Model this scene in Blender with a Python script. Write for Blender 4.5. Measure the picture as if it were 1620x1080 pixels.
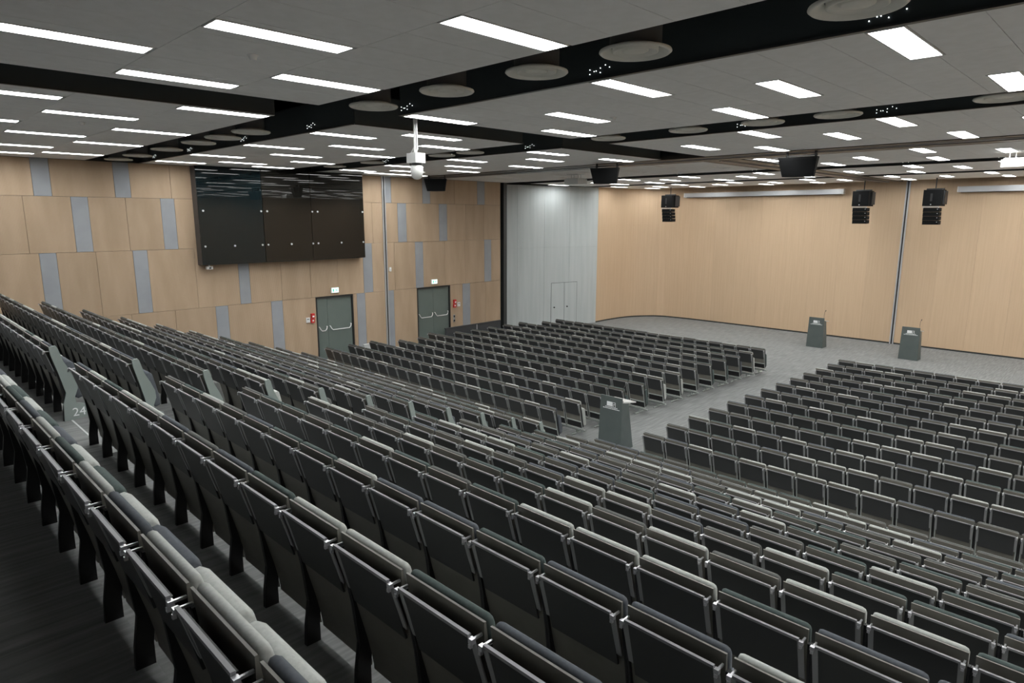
import bpy, math, random
from mathutils import Matrix, Vector

# ------------------------------------------------------------------ clear
for o in list(bpy.data.objects): bpy.data.objects.remove(o, do_unlink=True)
scene = bpy.context.scene
COL = scene.collection
rnd = random.Random(7)

# ------------------------------------------------------------------ camera, world, exposure
CAM_Z = 5.55
def camera():
    yaw, pitch, roll = math.radians(-44.786), math.radians(10.726), math.radians(0.063)
    f = Vector((math.sin(yaw)*math.cos(pitch), math.cos(yaw)*math.cos(pitch), -math.sin(pitch)))
    r = Vector((math.cos(yaw), -math.sin(yaw), 0)); u = r.cross(f)
    r2 = math.cos(roll)*r + math.sin(roll)*u; u2 = -math.sin(roll)*r + math.cos(roll)*u
    cd = bpy.data.cameras.new('camera'); co = bpy.data.objects.new('camera', cd); COL.objects.link(co)
    m = Matrix((( r2.x, u2.x, -f.x, 0), (r2.y, u2.y, -f.y, 0), (r2.z, u2.z, -f.z, CAM_Z), (0, 0, 0, 1)))
    co.matrix_world = m
    cd.sensor_width = 36; cd.lens = 1033.2/1620*36; cd.clip_start = .02; cd.clip_end = 200
    scene.camera = co
    return r2, u2, f
CR, CU, CF = camera()
def project(p):
    d = Vector(p) - Vector((0, 0, CAM_Z)); z = d.dot(CF)
    if z < .05: return None
    return (810 + d.dot(CR)/z*1033.2, 540 - d.dot(CU)/z*1033.2, z)
w = bpy.data.worlds.new('world'); scene.world = w; w.use_nodes = True
w.node_tree.nodes['Background'].inputs[0].default_value = (.8, .85, .9, 1)
w.node_tree.nodes['Background'].inputs[1].default_value = 0.02
scene.view_settings.view_transform = 'Standard'; scene.view_settings.look = 'None'
scene.view_settings.gamma = 1; scene.view_settings.use_curve_mapping = False
scene.view_settings.exposure = 0.0
LIGHT_STRENGTH = 31.0

# ------------------------------------------------------------------ materials
def mat(name, col, rough=.6, metal=0, spec=.5):
    m = bpy.data.materials.new(name); m.use_nodes = True
    b = m.node_tree.nodes['Principled BSDF']
    b.inputs['Base Color'].default_value = (*col, 1); b.inputs['Roughness'].default_value = rough
    b.inputs['Metallic'].default_value = metal; b.inputs['Specular IOR Level'].default_value = spec
    return m
def noise_mat(name, c0, c1, scale=(1, 1, 1), detail=3, rough=.7, spec=.3, metal=0, coord='Object', per_object=0., bump=0., lo=.35, hi=.65, stripes=None):
    """colour mottled by stretched noise; optional small tone shift from piece to piece; optional fine grooves"""
    m = mat(name, c0, rough, metal, spec); nt = m.node_tree; N = nt.nodes; L = nt.links
    b = N['Principled BSDF']
    tc = N.new('ShaderNodeTexCoord'); mp = N.new('ShaderNodeMapping'); mp.inputs['Scale'].default_value = scale
    if coord == 'World':
        g = N.new('ShaderNodeNewGeometry'); L.new(g.outputs['Position'], mp.inputs['Vector'])
    else: L.new(tc.outputs[coord], mp.inputs['Vector'])
    no = N.new('ShaderNodeTexNoise'); no.inputs['Scale'].default_value = 1; no.inputs['Detail'].default_value = detail
    L.new(mp.outputs[0], no.inputs['Vector'])
    cr = N.new('ShaderNodeValToRGB'); cr.color_ramp.elements[0].position = lo; cr.color_ramp.elements[1].position = hi
    cr.color_ramp.elements[0].color = (*c0, 1); cr.color_ramp.elements[1].color = (*c1, 1)
    L.new(no.outputs['Fac'], cr.inputs[0]); out = cr.outputs[0]
    if stripes:
        axis, period, depth = stripes
        sx = N.new('ShaderNodeSeparateXYZ')
        g2 = N.new('ShaderNodeNewGeometry'); L.new(g2.outputs['Position'], sx.inputs[0])
        mu = N.new('ShaderNodeMath'); mu.operation = 'MULTIPLY'; mu.inputs[1].default_value = 1/period
        L.new(sx.outputs[axis], mu.inputs[0])
        fr = N.new('ShaderNodeMath'); fr.operation = 'FRACT'; L.new(mu.outputs[0], fr.inputs[0])
        gt = N.new('ShaderNodeMath'); gt.operation = 'LESS_THAN'; gt.inputs[1].default_value = .25; L.new(fr.outputs[0], gt.inputs[0])
        ml = N.new('ShaderNodeMath'); ml.operation = 'MULTIPLY'; ml.inputs[1].default_value = depth; L.new(gt.outputs[0], ml.inputs[0])
        mx = N.new('ShaderNodeMixRGB'); mx.blend_type = 'MULTIPLY'; mx.inputs['Color2'].default_value = (.45, .36, .3, 1)
        L.new(ml.outputs[0], mx.inputs['Fac']); L.new(out, mx.inputs['Color1']); out = mx.outputs[0]
    if per_object:
        oi = N.new('ShaderNodeObjectInfo'); hs = N.new('ShaderNodeHueSaturation')
        ma = N.new('ShaderNodeMapRange'); ma.inputs['To Min'].default_value = 1-per_object; ma.inputs['To Max'].default_value = 1+per_object
        L.new(oi.outputs['Random'], ma.inputs[0]); L.new(ma.outputs[0], hs.inputs['Value']); L.new(out, hs.inputs['Color']); out = hs.outputs[0]
    L.new(out, b.inputs['Base Color'])
    if bump:
        bp = N.new('ShaderNodeBump'); bp.inputs['Strength'].default_value = bump; bp.inputs['Distance'].default_value = .01
        L.new(no.outputs['Fac'], bp.inputs['Height']); L.new(bp.outputs[0], b.inputs['Normal'])
    return m
def emit(name, col, s):
    m = bpy.data.materials.new(name); m.use_nodes = True; nt = m.node_tree; nt.nodes.clear()
    e = nt.nodes.new('ShaderNodeEmission'); e.inputs[0].default_value = (*col, 1); e.inputs[1].default_value = s
    o = nt.nodes.new('ShaderNodeOutputMaterial'); nt.links.new(e.outputs[0], o.inputs[0]); return m

M = {}
M['wood_grooved'] = noise_mat('grooved oak veneer', (.40, .295, .20), (.455, .34, .237), (3, 3, .6), 4, .55, .3, per_object=.07, stripes=(1, .032, .35))
M['wood'] = noise_mat('oak veneer', (.55, .402, .268), (.585, .432, .294), (14, 14, .5), 4, .5, .3, coord='World', per_object=.03)
M['grey_panel'] = noise_mat('grey laminate', (.27, .285, .31), (.30, .315, .34), (2, 2, 2), 2, .5, .4)
M['grey_wall'] = noise_mat('grey grooved panel', (.43, .47, .475), (.48, .515, .52), (5, 5, .3), 3, .5, .4, per_object=.02)
M['carpet'] = noise_mat('streaked grey carpet', (.165, .17, .17), (.26, .265, .262), (26, 1.6, 8), 5, .95, .1, coord='World', bump=.2, lo=.3, hi=.7)
M['tile'] = noise_mat('ceiling tile', (.78, .77, .755), (.82, .81, .80), (6, 6, 6), 3, .9, .1, per_object=.012)
M['void'] = mat('black void', (.030, .036, .037), .5)
M['slot'] = mat('dark slot lining', (.060, .070, .073), .3)
M['slot_edge'] = mat('dark slot edge', (.045, .045, .047), .4)
M['rail_dark'] = mat('bronze partition rail', (.075, .065, .058), .4, .5)
M['lamp'] = emit('lamp diffuser', (.985, 1, .985), LIGHT_STRENGTH)
M['lamp_off'] = mat('lamp diffuser off', (.72, .72, .70), .5)
M['white_metal'] = mat('white enamel', (.75, .75, .74), .35)
M['alu'] = mat('brushed aluminium', (.50, .51, .53), .4, .35)
M['rail_alu'] = mat('satin aluminium', (.25, .25, .26), .5, .3)
M['chrome'] = mat('chrome', (.72, .72, .75), .3, .75)
M['strip'] = mat('grey metal strip', (.36, .363, .37), .45, .3)
M['shell'] = noise_mat('dark stained shell', (.165, .158, .136), (.19, .182, .157), (4, 4, 4), 2, .42, .4)
M['desk'] = mat('black desk panel', (.038, .0395, .040), .42, 0, .45)
M['ply_edge'] = mat('pale ply edge', (.17, .165, .145), .5)
M['black'] = mat('black metal', (.012, .012, .013), .45)
M['seat_frame'] = mat('grey green frame', (.40, .43, .41), .5, .1)
M['end_panel'] = noise_mat('grey green end panel', (.24, .28, .265), (.265, .305, .29), (3, 3, 3), 2, .6, .3)
M['glass_cool'] = mat('dark blue glass', (.006, .011, .013), .015, 0, .4)
M['glass_warm'] = mat('dark brown glass', (.012, .0115, .010), .015, 0, .4)
M['door'] = noise_mat('grey green door', (.125, .155, .14), (.135, .165, .15), (2, 2, 2), 2, .45, .4)
M['door_frame'] = mat('dark door frame', (.02, .02, .02), .5)
M['lectern'] = noise_mat('slate lectern', (.085, .103, .10), (.095, .113, .11), (3, 3, 3), 2, .45, .4)
M['pale'] = mat('pale laminate', (.55, .56, .56), .4)
M['print'] = mat('white print', (.8, .82, .83), .5)
M['red'] = mat('red plastic', (.55, .03, .03), .4)
M['speaker'] = mat('black speaker', (.005, .0053, .0056), .7, 0, .12)
M['grille'] = mat('dark grille', (.005, .0052, .0055), .8, 0, .08)
M['exit'] = emit('lit exit sign', (.80, 1, .94), 1.6)
M['vent_glow'] = emit('vent hole glow', (.95, 1, 1), 5.0)
M['exit_mark'] = emit('exit mark', (.10, .75, .45), 1.0)
M['barrier'] = mat('charcoal barrier', (.045, .048, .052), .55)
M['diffuser'] = noise_mat('beige air diffuser', (.66, .64, .58), (.72, .70, .64), (4, 4, 4), 2, .6, .3)
M['duct'] = mat('grey duct', (.10, .10, .10), .6)
TONES = {'pale grey': ((.37, .385, .365), (.42, .435, .415)), 'blue grey': ((.085, .094, .108), (.098, .107, .121)),
         'green grey': ((.066, .086, .083), (.078, .098, .095)), 'mid grey': ((.105, .108, .105), (.12, .123, .12))}
for t, (a, b) in TONES.items(): M[t] = noise_mat('fabric '+t, a, b, (60, 60, 60), 2, .9, .15)

# ------------------------------------------------------------------ mesh helpers
class MB:
    def __init__(s): s.v = []; s.f = []; s.m = []; s.mats = []; s.smooth = []
    def mi(s, m):
        if m is None: return 0
        if m not in s.mats: s.mats.append(m)
        return s.mats.index(m)
    def add(s, vs, fs, m=None, smooth=False):
        o = len(s.v); s.v += [tuple(v) for v in vs]; k = s.mi(m)
        for f in fs: s.f.append(tuple(i+o for i in f)); s.m.append(k); s.smooth.append(smooth)
        return s
    def box(s, x0, x1, y0, y1, z0, z1, m=None):
        vs = [(x, y, z) for z in (z0, z1) for y in (y0, y1) for x in (x0, x1)]
        return s.add(vs, [(0, 2, 3, 1), (4, 5, 7, 6), (0, 1, 5, 4), (2, 6, 7, 3), (0, 4, 6, 2), (1, 3, 7, 5)], m)
    def quadbox(s, p, q, t, z0, z1, m=None):
        """vertical slab between plan points p and q, thickness t to the left of p>q"""
        p = Vector(p); q = Vector(q); d = (q-p).normalized(); n = Vector((-d.y, d.x))*t
        a = [p, q, q+n, p+n]; vs = [(k.x, k.y, z) for z in (z0, z1) for k in a]
        return s.add(vs, [(3, 2, 1, 0), (4, 5, 6, 7), (0, 1, 5, 4), (1, 2, 6, 5), (2, 3, 7, 6), (3, 0, 4, 7)], m)
    def prism_x(s, poly, x0, x1, m=None, smooth=False):
        n = len(poly); vs = [(x0, y, z) for y, z in poly] + [(x1, y, z) for y, z in poly]
        fs = [tuple(range(n)), tuple(reversed(range(n, 2*n)))] + [(i, i+n, (i+1) % n + n, (i+1) % n) for i in range(n)]
        return s.add(vs, fs, m, smooth)
    def loft_x(s, poly, xs, shrink, m=None, smooth=True):
        cy = sum(p[0] for p in poly)/len(poly); cz = sum(p[1] for p in poly)/len(poly); n = len(poly); vs = []
        for x, k in zip(xs, shrink): vs += [(x, cy+(y-cy)*k, cz+(z-cz)*(k+(1-k)*.6)) for y, z in poly]
        fs = [tuple(range(n)), tuple(reversed(range(n*(len(xs)-1), n*len(xs))))]
        for r in range(len(xs)-1):
            fs += [(r*n+i, (r+1)*n+i, (r+1)*n+(i+1) % n, r*n+(i+1) % n) for i in range(n)]
        return s.add(vs, fs, m, smooth)
    def cyl(s, c, r, z0, z1, n=24, m=None, r1=None, smooth=True):
        r1 = r if r1 is None else r1; vs = []
        for z, rr in ((z0, r), (z1, r1)): vs += [(c[0]+rr*math.cos(2*math.pi*i/n), c[1]+rr*math.sin(2*math.pi*i/n), z) for i in range(n)]
        s.add(vs, [(i, (i+1) % n, (i+1) % n+n, i+n) for i in range(n)], m, smooth)
        s.add(vs[:n], [tuple(reversed(range(n)))], m); s.add(vs[n:], [tuple(range(n))], m); return s
    def lathe(s, prof, n=40, m=None):
        vs = [(r*math.cos(2*math.pi*i/n), r*math.sin(2*math.pi*i/n), z) for r, z in prof for i in range(n)]
        return s.add(vs, [(k*n+i, k*n+(i+1) % n, (k+1)*n+(i+1) % n, (k+1)*n+i) for k in range(len(prof)-1) for i in range(n)], m, True)
    def tube(s, pts, r, n=8, m=None):
        pts = [Vector(p) for p in pts]; vs = []
        for i, p in enumerate(pts):
            d = (pts[min(i+1, len(pts)-1)]-pts[max(i-1, 0)]).normalized()
            a = d.cross(Vector((0, 0, 1)));
            if a.length < .01: a = d.cross(Vector((1, 0, 0)))
            a.normalize(); b = d.cross(a)
            vs += [tuple(p+a*r*math.cos(2*math.pi*k/n)+b*r*math.sin(2*math.pi*k/n)) for k in range(n)]
        fs = [(i*n+k, (i+1)*n+k, (i+1)*n+(k+1) % n, i*n+(k+1) % n) for i in range(len(pts)-1) for k in range(n)]
        fs += [tuple(range(n)), tuple(reversed(range(n*(len(pts)-1), n*len(pts))))]
        return s.add(vs, fs, m, True)
    def mesh(s, name, default=None):
        me = bpy.data.meshes.new(name); me.from_pydata(s.v, [], s.f)
        ms = s.mats or [default]
        for k in ms: me.materials.append(M[k] if isinstance(k, str) else k)
        me.polygons.foreach_set('material_index', s.m); me.polygons.foreach_set('use_smooth', s.smooth)
        me.update(); return me
def link(name, me, parent=None, loc=(0, 0, 0), rot=(0, 0, 0)):
    o = bpy.data.objects.new(name, me); COL.objects.link(o); o.location = loc; o.rotation_euler = rot
    if parent: o.parent = parent
    return o
def build(mb, name, m=None, parent=None, loc=(0, 0, 0), rot=(0, 0, 0)): return link(name, mb.mesh(name, m), parent, loc, rot)
def tag(o, label=None, cat=None, group=None, kind=None):
    if label: o['label'] = label
    if cat: o['category'] = cat
    if group: o['group'] = group
    if kind: o['kind'] = kind
    return o
def empty(name, loc, rz=0):
    o = bpy.data.objects.new(name, None); COL.objects.link(o); o.location = loc; o.rotation_euler = (0, 0, rz); o.empty_display_size = .1
    return o
def struct(mb, name, m=None, loc=(0, 0, 0), rot=(0, 0, 0)): return tag(build(mb, name, m, None, loc, rot), kind='structure')
ORD = 'zeroth first second third fourth fifth sixth seventh eighth ninth tenth eleventh twelfth thirteenth fourteenth fifteenth sixteenth seventeenth eighteenth nineteenth twentieth'.split()
def smooth_angle(o): pass

# ------------------------------------------------------------------ dimensions
ZC = CAM_Z + 1.555          # ceiling height
XW = -21.6                  # left wall
YS = 32.5                   # stage wall
XR, YB = 9.0, -2.1          # unseen right and rear wall
def rowY(k): return 1.567 + .8823*(k-1)        # R1 is k=1, nearest visible k=0
def rowP(k): return 3.036 - .2945*(k-1)        # platform height
def aisleR(k): return -8.29 + .037*(k-1)       # right block, edge at aisle
def aisleL(k): return -9.53 + .008*(k-1)       # left block, edge at aisle
def flatY(k): return 11.68 + .908*k            # k = 0..12
PITCH = .55

# ------------------------------------------------------------------ floor and tiers
struct(MB().box(-23.5, XR, 10.0, YS+.3, -.2, 0), 'floor', 'carpet')
for k in range(-1, 12):           # each row of seats stands along the front edge of its own tier
    y0 = rowY(k-1)+.144 if k > -1 else YB; y1 = rowY(k)+.144
    t = struct(MB().box(XW-.3, XR, y0, y1, rowP(k)-.9 if k < 9 else -.1, rowP(k)), 'floor', 'carpet')
    if k >= 0:
        a0, a1 = aisleL(k)+.04, aisleR(k)-.04
        if k > 0: build(MB().box(a0, a1, y0, y0+.26, rowP(k), rowP(k)+.147), 'half_step', 'carpet', t)
        build(MB().box(a0-.3, a1-.15, y1-.018, y1+.002, rowP(k), rowP(k)+.004), 'nosing', 'pale', t)
        if k > 0: build(MB().box(a0+.24, a0+.255, y0+.26, y0+.45, rowP(k), rowP(k)+.003), 'nosing', 'pale', t)

# ------------------------------------------------------------------ left wall: backing, panels in four courses, doors
lw = struct(MB().box(XW-.40, XW-.2, YB, 21.5, 0, ZC+1.1), 'wall_left', 'void')
courses = [(ZC-.005, CAM_Z+.559, [(3.67, 4.08), (5.6, 6.01), (14.82, 15.1), (16.62, 17.01), (19.6, 20.04)]),
           (CAM_Z+.559, CAM_Z-.962, [(4.49, 4.9), (6.78, 7.17), (15.37, 15.79), (17.45, 17.88)]),
           (CAM_Z-.962, CAM_Z-2.835, [(3.61, 4.0), (5.89, 6.28), (8.96, 9.32), (13.72, 14.13), (16.18, 16.58), (20.0, 20.42)]),
           (CAM_Z-2.835, 0.0, [(8.13, 8.53), (10.0, 10.41), (13.38, 13.75), (14.82, 15.08), (18.69, 19.13)])]
DOORS = [(11.69, 13.20, 12.16), (16.24, 17.97, 17.10)]
def wall_panel(y0, y1, z0, z1, m, proud, name):
    g = .004
    mb = MB().box(XW-.2, XW+proud, y0+g, y1-g, z0+g, z1-g)
    o = build(mb, name, m, lw); return o
WZ = 1.17
for ci, (zt, zb, strips) in enumerate(courses):
    cuts = [(a, b, 'grey_panel') for a, b in strips]
    if ci == 3: cuts += [(a-.02, b+.02, None) for a, b, _ in DOORS]
    cuts.sort(); y = -2.0 if ci < 3 else 2.0; rng = random.Random(ci)
    def fill(a, b):
        n = max(1, round((b-a)/WZ)); 
        for i in range(n):
            wall_panel(a+(b-a)*i/n, a+(b-a)*(i+1)/n, zb, zt, 'wood_grooved', 0.0, 'wood_panel')
    for a, b, mm in cuts:
        if a > y+.02: fill(y, a)
        if mm: wall_panel(a, b, zb, zt, mm, .003, 'grey_panel')
        y = b
    fill(y, 21.0)
# aluminium partition jamb on the left wall
tr = struct(MB().box(XW, XW+.05, 14.66, 14.70, 0, ZC, 'alu').box(XW, XW+.03, 14.70, 14.76, 0, ZC, 'black').box(XW, XW+.05, 14.76, 14.80, 0, ZC, 'alu'), 'trim_1')
for di, (a, b, sp) in enumerate(DOORS):
    zt = CAM_Z-2.855
    d = struct(MB().box(XW-.195, XW-.165, a, b, 0, zt), 'door_%d' % (di+1), 'door_frame')
    build(MB().box(XW-.14, XW+.006, a-.02, a+.03, 0, zt).box(XW-.14, XW+.006, b-.03, b+.02, 0, zt).box(XW-.14, XW+.006, a-.02, b+.02, zt-.04, zt+.01), 'door_frame', 'door_frame', d)
    for (p, q) in ((a+.035, sp-.004), (sp+.004, b-.035)):
        lf = build(MB().box(XW-.12, XW-.07, p, q, .01, zt-.045), 'door_leaf', 'door', d)
        h = 1.50; m_ = .06
        pts = [(XW-.07, p+m_, h+.10), (XW-.03, p+m_, h+.10), (XW-.01, p+m_+.03, h+.02), (XW+.0, p+m_+.09, h-.05), (XW+.0, q-m_-.09, h-.05), (XW-.01, q-m_-.03, h+.02), (XW-.03, q-m_, h+.10), (XW-.07, q-m_, h+.10)]
        build(MB().tube(pts, .016, 8), 'push_bar', 'white_metal', lf)
    yc = (a+b)/2
    e = empty('exit_sign', (XW, yc, zt+.13))
    tag(e, 'lit exit sign above the double door ' + ('under the black glass panels' if di == 0 else 'right of the wall jamb'), 'exit sign')
    build(MB().box(0, .06, -.15, .15, 0, .19), 'housing', 'white_metal', e)
    build(MB().box(.06, .064, -.14, .14, .01, .18), 'lit_face', 'exit', e)
    build(MB().box(.064, .066, -.10, -.05, .04, .15).box(.064, .066, -.03, .09, .085, .105).box(.064, .066, .05, .08, .06, .13), 'pictogram', 'exit_mark', e)
def wallbit(name, label, cat, y, z, parts):
    e = empty(name, (XW, y, CAM_Z+z)); tag(e, label, cat)
    for nm, m_, (x0, x1, y0, y1, z0, z1) in parts: build(MB().box(x0, x1, y0, y1, z0, z1), nm, m_, e)
for i, (yr, yw, z) in enumerate([(11.50, 11.32, -3.60), (18.20, 18.45, -3.68)]):
    nm = ('door below the black glass', 'door nearer the stage')[i]
    wallbit('fire_alarm', 'red fire alarm call point with sounder beside the '+nm, 'fire alarm', yr, z, [('sounder', 'red', (0, .09, -.06, .06, .04, .20)), ('lens', 'print', (.09, .10, -.035, .035, .07, .12)), ('call_point', 'red', (0, .06, -.07, .07, -.14, .02)), ('button', 'print', (.06, .065, -.03, .03, -.09, -.03))])
    wallbit('wall_plate', 'small white card reader next to the alarm by the '+nm, 'wall plate', yw, z-.03, [('plate', 'white_metal', (0, .03, -.07, .07, -.09, .09)), ('slot', 'black', (.03, .034, -.04, .04, .02, .045))])
wallbit('light_switch', 'stacked light switches on the wall below the alarm nearer the stage', 'switch', 18.18, -4.3, [('plate', 'strip', (0, .02, -.05, .05, -.16, .16)), ('rocker', 'black', (.02, .03, -.035, .035, -.14, -.06)), ('rocker', 'black', (.02, .03, -.035, .035, .05, .13))])
wallbit('access_box', 'pale access box low on the wall between the door and jamb', 'wall box', 13.85, -4.95, [('cover', 'pale', (0, .12, -.30, .34, -.35, .13)), ('lock', 'black', (.12, .13, .22, .26, -.06, -.02))])
wallbit('wall_sensor', 'small white sensor on the wall beside the aluminium jamb', 'sensor', 14.92, -2.0, [('body', 'white_metal', (0, .06, -.04, .04, -.08, .08)), ('eye', 'pale', (.06, .07, -.02, .02, -.05, .0))])

# black glass panels high on the left wall
gx = XW+.415
g = empty('glass_panel_bay', (gx, 10.6, CAM_Z-1.45)); tag(g, 'large black glass panelled box high on the wood wall reflecting the ceiling lights', 'glass panel')
zt_, zb_ = ZC-.01-(CAM_Z-1.45), 0
build(MB().box(-.40, -.03, -2.90, -2.86, zb_, zt_).box(-.40, -.03, 2.93, 2.97, zb_, zt_).box(-.40, -.03, -2.90, 2.97, zb_-.02, zb_), 'casing', 'slot_edge', g)
for (a, b, m_) in ((-2.90, -.865, 'glass_cool'), (-.855, .855, 'glass_warm'), (.865, 2.97, 'glass_warm')):
    build(MB().box(-.03, 0, a+.004, b-.004, zb_, zt_), 'pane', m_, g)
for y, z in [(7.84, .2), (9.68, .2), (9.88, .2), (11.5, .2), (11.7, .2), (13.51, .2), (7.82, -.89), (8.74, -.89), (9.65, -.89), (9.85, -.89), (10.67, -.89), (11.47, -.89), (11.67, -.89), (12.59, -.89), (13.5, -.89)]:
    mb = MB().cyl((0, 0), .032, 0, .02, 12); build(mb, 'fixing', 'alu', g, (0, y-10.6, z+1.45), (0, math.pi/2, 0))
cam_ = empty('wall_camera', (XW+.25, 7.95, CAM_Z-1.47)); tag(cam_, 'small white camera hanging under the left corner of the black glass', 'camera')
build(MB().box(-.02, .02, -.02, .02, -.05, 0), 'mount', 'white_metal', cam_); build(MB().box(-.06, .06, -.09, .09, -.14, -.05), 'body', 'white_metal', cam_); build(MB().box(.06, .07, -.03, .03, -.12, -.07), 'lens', 'black', cam_)

# ------------------------------------------------------------------ grey wall, curved stage wall, unseen walls
C0 = Vector((-21.34, 27.89)); GD = Vector((-.233, -.972))
gw = struct(MB().quadbox(C0+GD*6.3+Vector((-.35, .08)), C0+Vector((-.35, .08)), .1, 0, ZC+.6), 'wall_side', 'void')
seams = [0, 1.83, 3.4, 5.0, 6.3]
DS = [(2.13, 1.32), (2.95, 2.16)]
for i in range(4):
    for (z0, z1) in ((CAM_Z-1.47, ZC), (0, CAM_Z-1.47)):
        a, b = seams[i], seams[i+1]
        build(MB().quadbox(C0+GD*(b-.004), C0+GD*(a+.004), .06, z0+.003, z1-.003), 'grey_panel', 'grey_wall', gw)
gdn = Vector((.972, -.233))
gd = struct(MB().quadbox(C0+GD*2.95+gdn*.012, C0+GD*1.30+gdn*.012, .015, 0, CAM_Z-3.27), 'door_3', 'black')
for (a, b) in ((2.94, 2.14), (2.12, 1.32)):
    lf = build(MB().quadbox(C0+GD*a+gdn*.018, C0+GD*b+gdn*.018, .01, .01, CAM_Z-3.285), 'door_leaf', 'grey_wall', gd)
    p = C0+GD*(a-.17)+gdn*.02
    build(MB().cyl((0, 0), .035, 0, .05, 12), 'door_knob', 'black', lf, (p.x, p.y, CAM_Z-4.53), (0, math.pi/2, -.24))
# short return behind the end of the left wall
struct(MB().quadbox((-21.63, 21.45), (-23.6, 21.45), .2, 0, ZC+.6), 'wall_return', 'void')
struct(MB().quadbox((-23.5, 21.3), (-22.7, 22.0), .2, 0, ZC+.6), 'wall_corner', 'void')
def bez(pts, n):   # Catmull-Rom through plan points
    out = []
    P = [Vector(p) for p in pts]; P = [P[0]*2-P[1]] + P + [P[-1]*2-P[-2]]
    for i in range(1, len(P)-2):
        for k in range(n):
            t = k/n; a, b, c, d = P[i-1:i+3]
            out.append(.5*((2*b)+(c-a)*t+(2*a-5*b+4*c-d)*t*t+(3*b-a-3*c+d)*t**3))
    out.append(P[-2]); return out
curve = bez([(-21.34, 27.89), (-21.37, 28.95), (-21.31, 30.17), (-21.03, 31.12), (-20.24, 32.10), (-19.07, 32.42), (-17.12, 32.5)], 6)
def ribbon(pts, z0, z1, t, m=None):
    mb = MB(); n = len(pts); vs = []
    off = []
    for i, p in enumerate(pts):
        d = (pts[min(i+1, n-1)]-pts[max(i-1, 0)]).normalized(); off.append(p+Vector((-d.y, d.x))*t)
    for p, q in zip(pts, off): vs += [(p.x, p.y, z0), (p.x, p.y, z1), (q.x, q.y, z0), (q.x, q.y, z1)]
    fs = []
    for i in range(n-1):
        a, b = 4*i, 4*i+4
        fs += [(a, b, b+1, a+1), (a+2, a+3, b+3, b+2), (a+1, b+1, b+3, a+3), (a, a+2, b+2, b)]
    fs += [(0, 1, 3, 2), (4*n-4, 4*n-2, 4*n-1, 4*n-3)]
    return mb.add(vs, fs, m, False)
sw = struct(MB().box(-17.12, XR, YS+.10, YS+.35, 0, ZC+1), 'wall_stage', 'void')
seg = 6
for i in range(0, len(curve)-1, seg):
    build(ribbon(curve[i:i+seg+1], .07, ZC+.3, .06), 'wood_panel', 'wood', sw)
build(ribbon([p+Vector((-.02, .02)) for p in curve], 0, ZC+.5, .08), 'backing', 'void', sw)
x = -17.12; POLE = -8.24
edges = [x + (POLE-.06-x)*i/7 for i in range(8)]
for a, b in zip(edges, edges[1:]): build(MB().box(a+.0015, b-.0015, YS, YS+.06, .07, ZC+.3), 'wood_panel', 'wood', sw)
edges = [POLE+.10+(XR-POLE-.10)*i/13 for i in range(14)]
for a, b in zip(edges, edges[1:]): build(MB().box(a+.0015, b-.0015, YS, YS+.06, .07, ZC+.3), 'wood_panel', 'wood', sw)
struct(MB().box(-17.2, XR, YS+.03, YS+.1, 0, .07), 'baseboard_stage', 'void')
struct(MB().box(POLE-.06, POLE-.01, YS-.05, YS+.08, 0, ZC, 'alu').box(POLE-.01, POLE+.05, YS+.0, YS+.05, 0, ZC, 'black').box(POLE+.05, POLE+.10, YS-.05, YS+.08, 0, ZC, 'alu'), 'trim_2')
struct(MB().box(XR, XR+.2, YB, YS+.3, -.2, ZC+1), 'wall_right', 'wood')
struct(MB().box(XW-.3, XR, YB-.2, YB, 0, ZC+1), 'wall_rear', 'grey_panel')

# ------------------------------------------------------------------ ceiling: void, slots, tiles, lights
ceil = struct(MB().box(-24, XR+.2, YB-.2, YS+.4, ZC+1.0, ZC+1.15), 'ceiling', 'void')
BANDS = [[-1.64, -.33, .98, 2.29, 3.60], [6.36, 7.74, 9.12], [11.78, 13.15, 14.52], [17.35, 18.70, 20.05], [22.65, 24.0, 25.35], [27.7, 28.95, 30.20]]
BEND = [4.92, 10.47, 15.87, 21.40, 26.70, 31.45]
XS = [(-10.1, -8.75)]*3 + [(-9.6, -8.4)]*3
LW = .30
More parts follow.
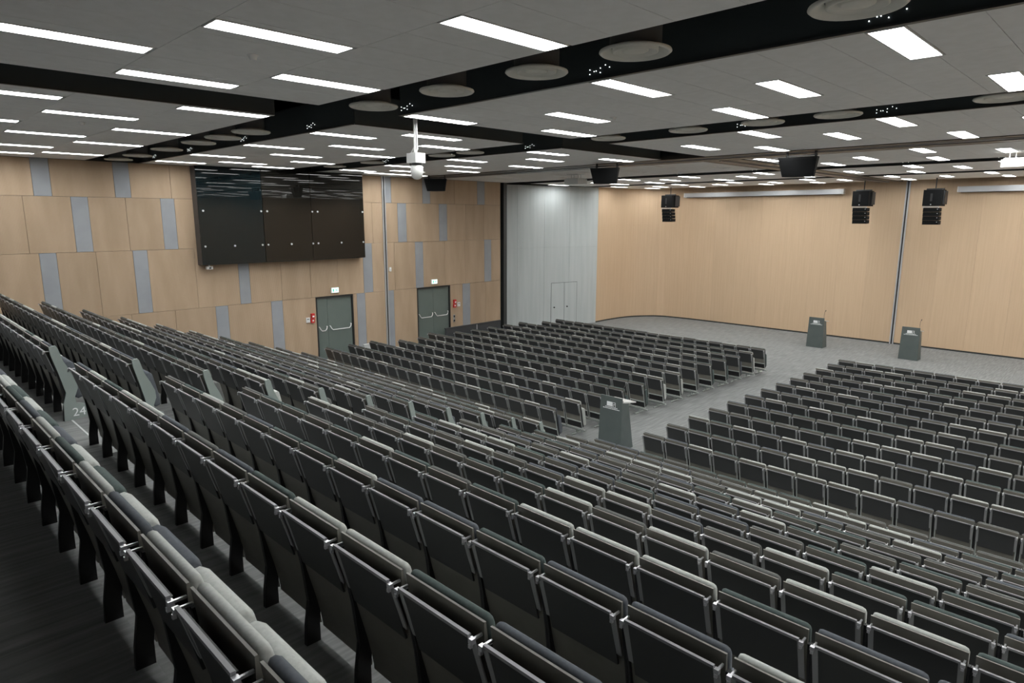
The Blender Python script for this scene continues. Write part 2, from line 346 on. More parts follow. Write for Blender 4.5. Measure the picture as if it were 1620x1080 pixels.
# (block, band index counted inside the block from its far-back end for block 0: last three) : x, measured depth, lit
LIGHTS = {(0, 2): [(-10.85, .95), (-13.9, .95), (-7.25, .95), (-17.0, .95)], (0, 3): [(-12.15, 2.27), (-15.38, 2.27), (-5.86, 2.27), (-8.36, 2.27), (-18.2, 2.27), (-21.1, 2.27)],
 (0, 4): [(-13.68, 3.57), (-16.49, 3.57), (-19.6, 3.57), (-10.39, 3.57), (-7.38, 3.57), (-4.4, 3.57)],
 (1, 0): [(-14.51, 6.3), (-17.65, 6.3), (-20.68, 6.3), (-11.6, 6.3), (-8.66, 6.3), (-5.0, 6.3), (-2.08, 6.4)],
 (1, 1): [(-16.13, 7.66), (-19.33, 7.66), (-13.31, 7.66), (-10.65, 7.69), (-6.99, 7.71), (-3.7, 7.75)],
 (1, 2): [(-20.56, 9.0), (-14.77, 9.0), (-17.74, 9.0), (-11.93, 9.04), (-8.32, 9.08), (-5.0, 9.15), (-1.68, 9.2)],
 (2, 0): [(-16.66, 11.4), (-19.19, 11.4), (-13.92, 11.5), (-11.08, 11.6), (-5.92, 11.83), (-3.63, 11.98)],
 (2, 1): [(-18.27, 12.7), (-21.01, 12.7), (-15.63, 12.83), (-12.35, 12.9), (-7.92, 13.21), (-4.96, 13.39), (-1.93, 13.5)],
 (2, 2): [(-19.82, 14.0), (-17.0, 14.05), (-14.26, 14.16), (-11.1, 14.4), (-6.94, 14.71), (-3.26, 14.96)],
 (3, 0): [(-17.69, 16.9), (-20.7, 16.9), (-14.52, 16.94), (-11.35, 17.11), (-8.27, 17.53), (-4.62, 17.85)],
 (3, 1): [(-19.05, 18.1), (-16.09, 18.2), (-13.13, 18.3), (-10.53, 18.92), (-6.34, 19.36)],
 (3, 2): [(-19.69, 19.3), (-16.9, 19.6), (-12.37, 20.08), (-7.72, 20.87), (-5.03, 21.17)],
 (4, 0): [(-16.55, 22.86), (-13.86, 23.04), (-11.02, 23.42), (-6.33, 24.0), (-3.89, 24.31)],
 (4, 1): [(-21.45, 24.0), (-15.43, 24.22), (-12.33, 24.75), (-8.6, 25.44), (-5.31, 25.75), (-19.87, 25.24)],
 (4, 2): [(-17.05, 25.57), (-13.97, 26.1), (-10.83, 26.78), (-7.05, 27.3), (-18.9, 25.4), (-3.87, 28.12)],
 (5, 0): [(-20.54, 27.7), (-17.4, 28.35), (-14.91, 28.98), (-11.83, 29.67), (-8.6, 30.14), (-5.27, 30.44)],
 (5, 1): [(-19.38, 29.77), (-16.16, 30.04), (-13.72, 30.71), (-10.8, 31.23), (-6.97, 31.63)],
 (5, 2): [(-20.56, 30.82), (-18.1, 31.28), (-14.69, 31.96), (-12.63, 32.99), (-8.74, 33.15), (-5.22, 33.77)]}
fixtures = []          # x0, y0, y1, lit, block, band, first_band
for bi, bands in enumerate(BANDS):
    for j, y0 in enumerate(bands):
        y1 = bands[j+1]-.02 if j+1 < len(bands) else BEND[bi]
        xs = []
        for (x, yr) in LIGHTS.get((bi, j), []):
            k = y0/yr if abs(yr) > 1.5 else 1.0
            xs.append(max(x*k, XW+1.1) if x > -21.4 else x)
        if not xs: continue
        xm = max(xs)
        while (bi > 0 or j > 2) and xm + 3.05 < XR-.5: xm += 3.05; xs.append(xm)  # repeats fixtures rightward, mostly out of view, added to light the hall
        for xx in sorted(xs):
            lit = not (bi == 3 and xx < -9.7)
            fixtures.append((xx, y0+.01, y1-.01, lit, bi, j, j == 0 and bi > 0))
# tiles, fitted between slots and fixtures
tiles = []
for bi, bands in enumerate(BANDS):
    for j, y0 in enumerate(bands):
        y1 = bands[j+1] if j+1 < len(bands) else BEND[bi]+.02
        holes = sorted([(f[0]-.01, f[0]+LW+.01) for f in fixtures if f[4] == bi and f[5] == j] + [XS[bi]])
        xl, xr = XW, XR
        if bi >= 4: xl = -21.3
        spans = []; x = xl
        for a, b in holes:
            if a > x: spans.append((x, a))
            x = max(x, b)
        spans.append((x, xr))
        for a, b in spans:
            g0 = math.floor(a/.61)*.61; c = a
            while c < b-1e-6:
                n = min(b, math.floor((c+1e-6)/.61)*.61+.61)
                if b-n < .05: n = b
                tiles.append((c, n, y0, y1)); c = n
def tile_key(t):
    p = project(((t[0]+t[1])/2, (t[2]+t[3])/2, ZC))
    if p is None or not (-60 < p[0] < 1680 and -60 < p[1] < 1140): return 1e9
    return p[2]
tiles.sort(key=tile_key)
cache = {}
rest = MB()
for i, (a, b, c, d) in enumerate(tiles):
    g_ = .003
    if i < 300:
        key = (round(b-a, 4), round(d-c, 4))
        if key not in cache: cache[key] = MB().box(-(b-a)/2+g_, (b-a)/2-g_, -(d-c)/2+g_, (d-c)/2-g_, 0, .025).mesh('ceiling_tile', 'tile')
        link('ceiling_tile', cache[key], ceil, ((a+b)/2, (c+d)/2, ZC))
    else: rest.box(a+g_, b-g_, c+g_, d-g_, ZC, ZC+.025)
tag(build(rest, 'ceiling_tile', 'tile', ceil), kind='stuff')
# dark backing just above the tiles keeps the seams dark
bk = MB()
for bi, bands in enumerate(BANDS):
    for (a, b) in ((XW, XS[bi][0]), (XS[bi][1], XR)): bk.box(a, b, bands[0], BEND[bi], ZC+.5, ZC+.52)
build(bk, 'backing_board', 'void', ceil)
# slot linings
tn = 3
def trim(mb, m=None):
    global tn
    o = struct(mb, 'trim_%d' % tn, m); tn += 1; return o
for bi, bands in enumerate(BANDS):
    y0 = bands[0]; y1 = BEND[bi]; sx0, sx1 = XS[bi]
    for (a, b) in ((XW, sx0), (sx1, XR)):
        if bi > 0: trim(MB().box(a, b, y0-.02, y0-.004, ZC+.005, ZC+.5, 'slot').box(a, b, y0-.06, y0-.004, ZC, ZC+.018, 'slot_edge'))
        trim(MB().box(a, b, y1+.006, y1+.022, ZC+.005, ZC+.5, 'slot'))
    trim(MB().box(sx0, sx0+.016, y0, y1, ZC+.005, ZC+.5, 'slot').box(sx0, sx0+.05, y0, y1, ZC, ZC+.018, 'slot_edge'))
    trim(MB().box(sx1-.016, sx1, y0, y1, ZC+.005, ZC+.5, 'slot'))
# partition track rails across the room and toward the stage
trim(MB().box(XW, XR, 15.98, 16.30, ZC-.01, ZC+.10, 'rail_dark').box(XW, XR, 16.30, 16.36, ZC-.03, ZC+.05, 'strip').box(XW, XR, 16.75, 17.15, ZC-.01, ZC+.08, 'slot_edge'))
trim(MB().box(-9.45, -9.05, 17.2, YS, ZC-.01, ZC+.1, 'rail_dark').box(-9.05, -8.98, 17.2, YS, ZC-.03, ZC+.05, 'strip').box(-8.8, -8.45, 17.2, YS, ZC-.01, ZC+.08, 'rail_dark'))
# ceiling lights
frame_c, diff_c = {}, {}
BAYN = ['nearest', 'second', 'third', 'fourth', 'fifth', 'farthest']
BANDN = ['near', 'middle', 'far']
cnt = {}
for (x0, y0, y1, lit, bi, j, first) in fixtures:
    seen = any((lambda q: q and -30 < q[0] < 1650 and -30 < q[1] < 1100)(project(p)) for p in ((x0, y0, ZC), (x0+LW, y1, ZC), (x0, y1, ZC)))
    n = cnt[(bi, j)] = cnt.get((bi, j), 0)+1
    e = empty('ceiling_light', (x0+LW/2, (y0+y1)/2, ZC))
    jj = BANDN[j-2 if bi == 0 else j] if (bi > 0 or j > 1) else 'rear'
    word = 'lit white' if lit else 'switched-off'
    tag(e, '%s ceiling light panel, %s ceiling bay, %s strip, %s from the left wall' % (word, BAYN[bi], jj, ORD[n]) if seen else 'lit white ceiling light panel outside the photographed part of the hall', 'ceiling light', 'rectangular ceiling lights' if seen else 'ceiling lights out of view')
    L_ = round(y1-y0, 3)
    if L_ not in frame_c:
        h, t = L_/2, .014
        mb = MB().box(-LW/2, -LW/2+t, -h, h, -.006, .06).box(LW/2-t, LW/2, -h, h, -.006, .06).box(-LW/2+t, LW/2-t, -h, -h+t, -.006, .06).box(-LW/2+t, LW/2-t, h-t, h, -.006, .06).box(-LW/2, LW/2, -h, h, .06, .12)
        frame_c[L_] = mb.mesh('frame', 'white_metal')
        mb = MB().add([(-LW/2+t, -h+t, .012), (-LW/2+t, h-t, .012), (LW/2-t, h-t, .012), (LW/2-t, -h+t, .012)], [(0, 1, 2, 3)])
        mb2 = MB(); mb2.box(-LW/2+t, LW/2-t, -h+t, h-t, .012, .02)
        diff_c[L_] = (mb2.mesh('diffuser', 'lamp'), mb2.mesh('diffuser', 'lamp_off'))
    link('frame', frame_c[L_], e); link('diffuser', diff_c[L_][0 if lit else 1], e)
    if first and lit and seen:
        if 'dots' not in cache:
            mb = MB()
            for (dx, dz) in ((-.12, .10), (-.12, .16), (-.06, .13), (-.03, .13), (.03, .10), (.03, .16), (.10, .19), (.16, .15)): mb.box(dx-.0038, dx+.0038, -.003, 0, dz*.8-.0038, dz*.8+.0038)
            cache['dots'] = mb.mesh('vent_glow_specks', 'vent_glow')
        link('vent_glow_specks', cache['dots'], e, (0, -(y1-y0)/2-.035, 0))  # small glowing blocks put in for lamp light leaking from the housing end
# round air diffusers in the slots
dm = MB().lathe([(.345, .015), (.35, .0), (.332, -.015), (.315, -.01), (.235, .05), (.225, .085), (.22, .0), (.205, -.006), (.14, .05), (.13, .085), (.125, .012), (.11, .004), (.0001, .004)], 40).mesh('plate', 'diffuser')
dk = MB().cyl((0, 0), .25, .05, .42, 24).mesh('neck', 'duct')
for si, (yc, xs) in enumerate(((5.62, [-1.9, -3.9, -5.2, -6.75, -8.4, -12.5, -13.8, -15.1, -17.1, -19.3, -21.0]), (11.12, [-1.8, -3.9, -5.1, -6.5, -8.3, -12.5, -13.6, -16.8, -18.9]))):
    xs = sorted(xs)
    for i, x in enumerate(xs):
        e = empty('air_diffuser', (x, yc, ZC+.02)); tag(e, 'round beige air diffuser in the %s dark ceiling slot, %s from the left wall' % (('nearest', 'second')[si], ORD[i+1]), 'air diffuser', 'round air diffusers in the ceiling slots')
        link('plate', dm, e); link('neck', dk, e)
for i, (x, y, lab) in enumerate([(-6.56, 3.02, 'between the two nearest light panels'), (-6.46, 8.77, 'in the second ceiling bay right of centre'), (-13.1, 3.02, 'in the nearest ceiling bay at far left')]):
    e = empty('smoke_detector', (x, y, ZC)); tag(e, 'small round smoke detector on the ceiling '+lab, 'smoke detector')
    build(MB().cyl((0, 0), .055, -.012, 0, 20), 'base', 'white_metal', e); build(MB().cyl((0, 0), .03, -.05, -.012, 20, None, .045), 'chamber', 'white_metal', e)

# ------------------------------------------------------------------ hanging equipment
# white camera on a drop pole
e = empty('dome_camera', (-9.1, 6.88, ZC)); tag(e, 'white dome camera hanging from the ceiling on a white drop pole', 'camera')
build(MB().cyl((0, 0), .03, -.52, .995, 12), 'pole', 'white_metal', e); build(MB().cyl((.045, .0), .014, -.45, .99, 8), 'conduit', 'white_metal', e)
build(MB().box(-.12, .13, -.10, .10, -.66, -.50), 'mount_box', 'white_metal', e); build(MB().cyl((.02, 0), .085, -.71, -.66, 20), 'collar', 'black', e)
dome = MB().lathe([(.0001, -.93), (.05, -.92), (.09, -.88), (.105, -.82), (.105, -.72), (.085, -.70), (.0001, -.70)], 24)
build(dome, 'dome', 'white_metal', e, (.02, 0, 0))
build(MB().tube([(-.10+.09*math.cos(t*.7), .02*math.sin(t*3), -.60+.085*math.sin(t*.7)) for t in range(19)], .009, 6), 'cable_coil', 'black', e)
build(MB().tube([(-.13, 0, -.52), (-.05, 0, -.43), (0, 0, -.40)], .02, 8), 'brace', 'white_metal', e)
def hung_speaker(loc, rz, wdt, label):
    e = empty('hanging_speaker', loc, rz); tag(e, label, 'speaker', 'black hanging speakers')
    hw = wdt/2
    def ring(w, yf, yb, z): return [(-w, yf, z), (w, yf, z), (w*.92, (yf+yb)/2, z), (w*.55, yb, z), (-w*.55, yb, z), (-w*.92, (yf+yb)/2, z)]
    def frustum(r0, r1):
        n = 6; return MB().add(r0+r1, [tuple(range(n)), tuple(reversed(range(n, 2*n)))] + [(i, i+n, (i+1) % n+n, (i+1) % n) for i in range(n)])
    build(frustum(ring(hw, -.25, .22, -.14), ring(hw*.80, -.15, .14, -.58)), 'cabinet', 'speaker', e)
    build(MB().add([(-hw*.94, -.246, -.19), (hw*.94, -.246, -.19), (hw*.79, -.162, -.56), (-hw*.79, -.162, -.56), (-hw*.94, -.23, -.19), (hw*.94, -.23, -.19), (hw*.79, -.15, -.56), (-hw*.79, -.15, -.56)],
        [(0, 3, 2, 1), (4, 5, 6, 7), (0, 1, 5, 4), (1, 2, 6, 5), (2, 3, 7, 6), (3, 0, 4, 7)]), 'grille', 'grille', e)
    for s in (-1, 1): build(MB().box(s*hw*.72-.02, s*hw*.72+.02, -.03, .03, -.17, 0), 'hanger', 'black', e)
    build(MB().box(-hw*.8, hw*.8, -.02, .02, -.10, -.075), 'yoke', 'black', e)
hung_speaker((-11.85, 15.85, ZC), 0.3, .86, 'black wedge speaker hanging in front of the grey wall')
hung_speaker((-19.7, 15.85, ZC), 0.6, .86, 'black wedge speaker hanging near the left wood wall')
hung_speaker((-6.42, 16.2, ZC-.01), 0.0, .92, 'largest black wedge speaker, hanging right of the one before the grey wall')
def line_array(loc, label):
    e = empty('line_array_speaker', loc); tag(e, label, 'speaker', 'stacked black speakers hanging before the stage wall')
    build(MB().cyl((0, 0), .02, 1.40, ZC-loc[2], 8), 'rod', 'black', e)
    build(MB().box(-.30, .30, -.05, .05, 1.345, 1.40), 'hanging_bar', 'black', e)
    c = build(MB().box(-.33, .30, -.34, .34, .72, 1.34), 'upper_cabinet', 'speaker', e)
    build(MB().box(-.08, -.01, -.35, -.34, .90, 1.20), 'port', 'black', c); build(MB().box(-.06, -.02, -.352, -.34, .76, .79), 'badge', 'alu', c)
    build(MB().box(.30, .36, -.1, .34, .78, 1.30), 'side_pod', 'black', e)
    build(MB().box(-.29, .24, -.32, -.29, .665, .70).box(-.31, -.27, -.33, -.29, .64, .68).box(.22, .26, -.33, -.29, .64, .68), 'bracket', 'strip', e)
    for i in range(4):
        y = -.31+.03*i; z1 = .655-.165*i
        b = build(MB().prism_x([(y, z1), (y, z1-.163), (y+.36, z1-.15), (y+.36, z1-.01)], -.29, .27), 'array_box', 'speaker', e)
        build(MB().box(.19, .22, y-.006, y, z1-.07, z1-.05), 'badge', 'alu', b)
line_array((-18.6, 30.4, CAM_Z-.20), 'stacked black speaker hanging by the curved stage wall corner')
line_array((-9.33, 30.4, CAM_Z-.23), 'stacked black speaker hanging left of the stage wall jamb')
line_array((-6.73, 30.4, CAM_Z-.25), 'stacked black speaker hanging right of the stage wall jamb')
def projector(loc, rz, m, label):
    e = empty('projector', loc, rz); tag(e, label, 'projector')
    build(MB().box(-.32, .32, -.26, .26, -.36, -.18).box(-.28, .28, -.22, .22, -.18, -.15), 'body', m, e)
    for x in (-.2, -.08, .12, .24): build(MB().cyl((x, 0), .012, -.15, 0, 8), 'drop_rod', m, e)
    build(MB().box(-.26, .26, -.2, .2, -.02, 0), 'ceiling_plate', m, e)
    mb = MB(); mb.box(-.29, -.13, -.265, -.26, -.33, -.21).box(.10, .29, -.265, -.26, -.33, -.21); build(mb, 'vent', 'duct' if m == 'duct' else 'pale', e)
    build(MB().cyl((0, 0), .06, 0, .05, 20), 'lens', 'black', e, (.0, .26, -.27), (-math.pi/2, 0, 0))
projector((-2.75, 19.9, ZC), 0, 'white_metal', 'white projector hanging from the ceiling at the right edge')
projector((-15.6, 19.0, ZC), 0, 'pale', 'grey projector hanging in the unlit ceiling bay above the grey wall')
def screen_case(x0, x1, z0, label):
    e = empty('projection_screen', ((x0+x1)/2, YS-.12, z0)); tag(e, label, 'projection screen'); h = (x1-x0)/2
    build(MB().box(-h, h, -.20, -.02, 0, .22), 'housing', 'alu', e)
    for s in (-1, 1): build(MB().box(s*h-.015, s*h+.015, -.205, .03, -.005, .225), 'end_cap', 'white_metal', e)
    build(MB().box(-h+.1, h-.1, -.12, -.09, -.02, 0), 'bottom_bar', 'slot_edge', e)
screen_case(-18.85, -10.75, CAM_Z+1.08, 'long silver screen housing on the stage wall left of the jamb')
screen_case(-6.35, 2.0, CAM_Z+1.05, 'long silver screen housing on the stage wall right of the jamb')

# ------------------------------------------------------------------ barrier at the front of the left block, lecterns
e = empty('low_barrier', (-20.95, 18.9, 0)); tag(e, 'low charcoal barrier along the wood wall beside the far double door', 'barrier')
for (a, b) in ((-1.75, -.02), (.02, 1.45)): build(MB().box(-.03, .03, a, b, .12, .98), 'panel', 'barrier', e)
build(MB().box(-.05, .05, -1.77, 1.47, .98, 1.01), 'cap_rail', 'barrier', e)
for y in (-1.7, 0, 1.4): build(MB().box(-.035, .035, y-.025, y+.025, 0, 1.0), 'post', 'alu' if y == 0 else 'barrier', e)
def lectern(x, y, label):
    e = empty('lectern', (x, y, 0)); tag(e, label, 'lectern')
    H, wb, wt = 1.31, .345, .315
    # front slab leaning slightly back
    vs = [(-wb, 0, 0), (wb, 0, 0), (wt, .03, H), (-wt, .03, H), (-wb, .05, 0), (wb, .05, 0), (wt, .06, H), (-wt, .06, H)]
    F = [(0, 1, 2, 3), (5, 4, 7, 6), (0, 4, 5, 1), (3, 2, 6, 7), (1, 5, 6, 2), (0, 3, 7, 4)]
    fp = build(MB().add(vs, F), 'front_panel', 'lectern', e)
    for s in (-1, 1):
        vs = [(s*wb, .05, 0), (s*wb, .50, 0), (s*wt, .30, 1.14), (s*wt, .06, 1.20), (s*(wb-.03), .05, 0), (s*(wb-.03), .50, 0), (s*(wt-.03), .30, 1.14), (s*(wt-.03), .06, 1.20)]
        build(MB().add(vs, F), 'side_panel', 'lectern', e)
    vs = [(-wt, .07, 1.19), (wt, .07, 1.19), (wt, .62, 1.10), (-wt, .62, 1.10), (-wt, .07, 1.22), (wt, .07, 1.22), (wt, .62, 1.13), (-wt, .62, 1.13)]
    build(MB().add(vs, [(3, 2, 1, 0), (4, 5, 6, 7), (0, 1, 5, 4), (1, 2, 6, 5), (2, 3, 7, 6), (3, 0, 4, 7)]), 'desk_top', 'pale', e)
    mic = build(MB().tube([(wt-.04, .10, 1.2), (wt-.04, .10, 1.42), (wt-.04, .12, 1.55), (wt-.03, .18, 1.60)], .006, 6), 'microphone', 'black', e)
    build(MB().tube([(wt-.03, .17, 1.595), (wt-.025, .23, 1.63)], .014, 8), 'capsule', 'black', mic)
    build(MB().cyl((wt-.04, .10), .03, 1.2, 1.225, 12), 'microphone_base', 'black', mic)
    lg = MB()
    def P(u, v, a, b):   # flat print rectangle on the leaning front, u across, v height
        def q(uu, vv): return (uu, .03*vv/H-.002, vv)
        lg.add([q(u, v), q(u+a, v), q(u+a, v+b), q(u, v+b)], [(0, 1, 2, 3)])
    P(-.125, 1.07, .17, .11); P(.055, 1.165, .075, .012); P(.055, 1.12, .075, .012); P(.055, 1.07, .022, .03); P(.118, 1.05, .012, .127)
    rr = random.Random(3)
    for (u0, u1, v) in ((-.17, .19, 1.035), (-.235, .255, 1.0)):
        u = u0
        while u < u1: wd = rr.uniform(.018, .05); P(u, v, min(wd, u1-u), .018); u += wd+.007
    build(lg, 'printed_logo', 'print', fp)
lectern(-9.04, 12.49, 'slate lectern with white logo standing in the central floor aisle')
lectern(-10.37, 29.2, 'slate lectern with white logo on stage, left of the jamb')
lectern(-6.75, 29.2, 'slate lectern with white logo on stage, right of the jamb')

# ------------------------------------------------------------------ seats
def sy(z):
    P = [(.09, .160), (.12, .158), (.18, .15), (.3, .125), (.5, .075), (.75, .025), (.95, 0)]
    for (a, ya), (b, yb) in zip(P, P[1:]):
        if z <= b: return ya+(yb-ya)*(z-a)/(b-a)
    return 0
def shell_poly(zb): 
    zs = [zz for zz in (.95, .85, .75, .6, .5, .4, .3, .18, .12, .09) if zz >= zb]
    return [(sy(z), z) for z in zs] + [(sy(z)+.011, z) for z in reversed(zs)]
HW = .257
PM = {}
PM['back_shell'] = MB().prism_x(shell_poly(.09), -HW, HW)
PM['edge_trim'] = MB().box(-HW, HW, -.001, .010, .95, .953).box(HW, HW+.002, -.001, .010, .84, .953)
cush = [(.013, .92), (.014, .952), (.022, .964), (.040, .966), (.056, .955), (.063, .93), (.083, .75), (.125, .53), (.12, .48), (.10, .47), (.040, .75)]
PM['back_cushion'] = MB().loft_x(cush, (-.256, -.249, -.232, .232, .249, .256), (.62, .88, 1, 1, .88, .62))
fold = [(.19, .29), (.135, .66), (.140, .71), (.165, .74), (.205, .745), (.238, .72), (.27, .58), (.315, .34), (.305, .27), (.25, .25)]
PM['seat'] = MB().loft_x(fold, (-.243, -.235, -.215, .215, .235, .243), (.7, .92, 1, 1, .92, .7))
PM['desk_panel'] = MB().prism_x([(-.048, .905), (-.036, .905), (sy(.57)-.012, .57), (sy(.57)-.024, .57)], -.222, .222)
PM['desk_rail'] = MB().box(-.232, .232, -.064, -.048, .903, .917)
strip = [(-.052, .905), (-.046, .905), (sy(.64)-.016, .64), (sy(.64)-.024, .64)]
PM['strip_l'] = MB().prism_x(strip, -.253, -.222); PM['strip_r'] = MB().prism_x(strip, .222, .253)
def hinge(s):
    x = s*.246
    return MB().box(x-.011, x+.011, -.066, -.044, .884, .906).box(x-.005, x+.005, -.05, .0, .893, .903).box(x-.007, x+.007, -.070, -.056, .868, .884)
PM['hinge_l'] = hinge(-1); PM['hinge_r'] = hinge(1)
legp = [(.000, .87), (.03, .87), (.06, .70), (.11, .5), (.185, .33), (.152, .20), (.142, .12), (.142, 0), (.050, 0), (.056, .12), (.080, .28), (.055, .52), (.02, .72)]
PM['leg_l'] = MB().prism_x(legp, -.2735, -.2595); PM['leg_r'] = MB().prism_x(legp, .2595, .2735)
# flat-floor version
PM['back_shell_flat'] = MB().prism_x(shell_poly(.40), -HW+.002, HW-.002)
side = [(-.012, .89), (.012, .89), (sy(.5)+.018, .5), (sy(.18)+.03, .17), (sy(.18)-.005, .17), (sy(.5)-.012, .5)]
PM['side_l'] = MB().prism_x(side, -.255, -.239); PM['side_r'] = MB().prism_x(side, .239, .255)
gap_platep = [(.012, .88), (.03, .88), (sy(.5)+.03, .5), (sy(.25)+.03, .25), (sy(.25)+.005, .25), (sy(.5)+.005, .5)]
PM['gap_plate_l'] = MB().prism_x(gap_platep, -.2735, -.2575); PM['gap_plate_r'] = MB().prism_x(gap_platep, .2575, .2735)  # black plates added so the gap between flat-floor seats looks dark
PM['seat_pan'] = MB().prism_x([(.125, .23), (.145, .23), (.145, .42), (.105, .42)], -.235, .235)
PM['cross_bar'] = MB().box(-.246, .246, .12, .15, .17, .20).box(-.246, .246, .085, .10, .385, .41)
PM['beam'] = MB().box(-.275, .275, .20, .26, .11, .15)
PM['foot'] = MB().box(-.02, .02, .21, .25, .03, .11).box(-.02, .02, .02, .48, .012, .032).box(-.018, .018, .03, .05, 0, .012).box(-.018, .018, .45, .47, 0, .012)
endp = [(-.008, .955), (.06, .968), (.08, .94), (.125, .76), (.19, .62), (.235, .50), (.24, .40), (.20, .30), (.205, .215), (.26, .205), (.31, .18), (.325, .12), (.30, .02), (.14, 0), (.06, 0), (.07, .22), (.11, .36), (.06, .60), (.0, .86)]
PM['end_panel'] = MB().prism_x(endp, 0, .03)
DEF = {'back_shell': 'shell', 'edge_trim': 'ply_edge', 'desk_panel': 'desk', 'desk_rail': 'rail_alu', 'strip_l': 'strip', 'strip_r': 'strip', 'hinge_l': 'chrome', 'hinge_r': 'chrome', 'leg_l': 'black', 'leg_r': 'black',
       'back_shell_flat': 'shell', 'side_l': 'seat_frame', 'side_r': 'seat_frame', 'gap_plate_l': 'black', 'gap_plate_r': 'black', 'seat_pan': 'black', 'cross_bar': 'seat_frame', 'beam': 'seat_frame', 'foot': 'seat_frame', 'end_panel': 'end_panel'}
NAME = {'strip_l': 'desk_strip', 'strip_r': 'desk_strip', 'hinge_l': 'hinge', 'hinge_r': 'hinge', 'leg_l': 'leg', 'leg_r': 'leg', 'back_shell_flat': 'back_shell', 'side_l': 'side_frame', 'side_r': 'side_frame', 'gap_plate_l': 'dark_gap_plate', 'gap_plate_r': 'dark_gap_plate'}
RAKED = ['back_shell', 'edge_trim', 'back_cushion', 'seat', 'desk_panel', 'desk_rail', 'strip_l', 'strip_r', 'hinge_l', 'hinge_r', 'leg_l', 'leg_r']
FLAT = ['back_shell_flat', 'edge_trim', 'back_cushion', 'seat', 'seat_pan', 'desk_panel', 'desk_rail', 'strip_l', 'strip_r', 'hinge_l', 'hinge_r', 'side_l', 'side_r', 'gap_plate_l', 'gap_plate_r', 'cross_bar', 'beam']
ME = {k: PM[k].mesh(NAME.get(k, k), DEF[k]) for k in DEF}
MT = {(k, t): PM[k].mesh(k, t) for k in ('back_cushion', 'seat') for t in TONES}
TLIST = list(TONES)
def tone(): return rnd.choices(TLIST, (.25, .25, .22, .28))[0]
NEAR = {1: ['blue grey', 'pale grey', 'green grey', 'pale grey', 'pale grey', 'blue grey', 'mid grey', 'blue grey', 'green grey', 'pale grey', 'pale grey', 'green grey', 'blue grey', 'mid grey'],
        2: ['mid grey', 'green grey', 'pale grey', 'mid grey', 'blue grey', 'green grey', 'green grey', 'pale grey', 'blue grey', 'blue grey', 'green grey', 'blue grey', 'blue grey', 'pale grey'],
        3: ['mid grey', 'green grey', 'green grey', 'mid grey', 'green grey', 'pale grey', 'green grey', 'mid grey', 'green grey', 'pale grey', 'pale grey', 'pale grey', 'green grey', 'blue grey', 'blue grey'],
        4: ['pale grey', 'pale grey', 'mid grey', 'mid grey', 'pale grey', 'mid grey', 'green grey', 'green grey', 'pale grey', 'mid grey', 'pale grey']}
seats = []       # dict per seat
def in_view(x, y, z, m=60):
    for zz in (0, .5, .97):
        for dx in (-.27, .27):
            q = project((x+dx, y, z+zz))
            if q and -m < q[0] < 1620+m and -m < q[1] < 1080+m: return True
    return False
for k in range(-1, 12):
    for i in range(24):
        x = aisleR(k)+PITCH*(i+.5)
        if not in_view(x, rowY(k), rowP(k)): continue
        t = NEAR.get(k, [])
        seats.append(dict(x=x, y=rowY(k), z=rowP(k), flat=False, side='right', row=k, i=i, tone=t[i] if i < len(t) else tone(), end=(i == 0 and -1)))
for k in range(1, 12):
    for i in range(20):
        x = aisleL(k)-PITCH*(i+.5)
        if in_view(x, rowY(k), rowP(k)): seats.append(dict(x=x, y=rowY(k), z=rowP(k), flat=False, side='left', row=k, i=i, tone=tone(), end=(i == 0 and 1)))
LS = [-20.82, -20.8, -20.75, -20.68, -20.66, -20.64, -20.58, -20.5, -20.47, -20.4, -20.4, -19.81, -19.75]
for k in range(13):
    xe = -10.08+.4*k/12; n = round((xe-LS[k])/PITCH)
    for i in range(n):
        x = xe-PITCH*(i+.5)
        seats.append(dict(x=x, y=flatY(k), z=0, flat=True, side='left', row=k, i=i, tone=tone(), end=(i == 0 and 1)))
    x0 = -7.575+.0326*(flatY(k)-11.68)
    for i in range(18):
        x = x0+PITCH*(i+.5)
        if in_view(x, flatY(k), 0): seats.append(dict(x=x, y=flatY(k), z=0, flat=True, side='right', row=k, i=i, tone=tone(), end=(i == 0 and -1)))
for s in seats:
    q = project((s['x'], s['y'], s['z']+.8)); s['d'] = q[2] if q else 0.1
    if q and not (-40 < q[0] < 1660 and -60 < q[1] < 1140): s['d'] += 1.0
seats.sort(key=lambda s: s['d'])
NUM = 'zero one two three four five six seven eight nine ten eleven twelve thirteen'.split()
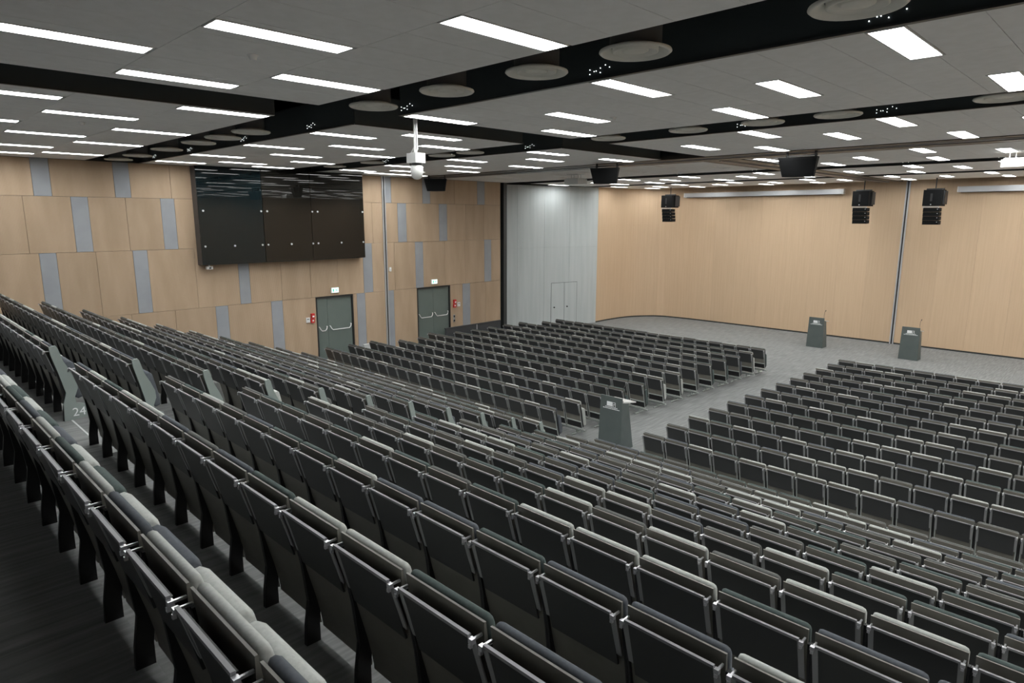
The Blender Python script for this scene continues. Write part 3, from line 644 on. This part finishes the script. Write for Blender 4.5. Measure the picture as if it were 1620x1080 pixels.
def make_text(txt, size):
    c = bpy.data.curves.new('number', 'FONT'); c.body = txt; c.size = size; c.align_x = 'CENTER'; c.extrude = .0006
    o = bpy.data.objects.new('tmp', c); COL.objects.link(o); dg = bpy.context.evaluated_depsgraph_get(); dg.update()
    me = bpy.data.meshes.new_from_object(o.evaluated_get(dg)); bpy.data.objects.remove(o); me.materials.clear(); me.materials.append(M['print']); return me
T24 = make_text('24', .15)
far = MB()
for idx, s in enumerate(seats):
    parts = list(FLAT if s['flat'] else RAKED)
    if s['flat'] and s['i'] % 2 == 0: parts.append('foot')
    if idx < 300:
        e = empty('auditorium_seat', (s['x'], s['y'], s['z']))
        nth = ORD[s['i']+1]
        if s['flat']: lab = '%s auditorium seat, flat-floor row %s from the rake, %s %s of aisle' % (s['tone'], NUM[s['row']+1], nth, s['side'])
        else: lab = '%s folding auditorium seat, raked row %s above the floor, %s %s of the aisle' % (s['tone'], NUM[12-s['row']], nth, s['side'])
        tag(e, lab, 'seat', 'auditorium seats in rows')
        for p in parts:
            me = MT[(p, s['tone'])] if p in ('back_cushion', 'seat') else ME[p]
            o = bpy.data.objects.new(NAME.get(p, p), me); COL.objects.link(o); o.parent = e
        if s['end'] and not s['flat'] and s['side'] == 'left':
            o = bpy.data.objects.new('end_panel', ME['end_panel']); COL.objects.link(o); o.parent = e; o.location = (.276, 0, 0)
            o['label'] = 'grey green curved end panel'
            if s['row'] == 1: link('seat_row_number', T24, o, (.032, .225, .05), (math.pi/2, 0, math.pi/2))
    else:
        for p in parts:
            src = PM[p]; m = s['tone'] if p in ('back_cushion', 'seat') else DEF[p]
            far.add([(v[0]+s['x'], v[1]+s['y'], v[2]+s['z']) for v in src.v], src.f, m, False)
        if s['end'] and not s['flat'] and s['side'] == 'left':
            src = PM['end_panel']; far.add([(v[0]+s['x']+.276, v[1]+s['y'], v[2]+s['z']) for v in src.v], src.f, 'end_panel', False)
tag(build(far, 'distant_auditorium_seats'), 'remaining rows of dark folding auditorium seats farther down the hall', 'seats', 'auditorium seats in rows', 'stuff')
print('seats', len(seats), 'tiles', len(tiles), 'fixtures', len(fixtures))
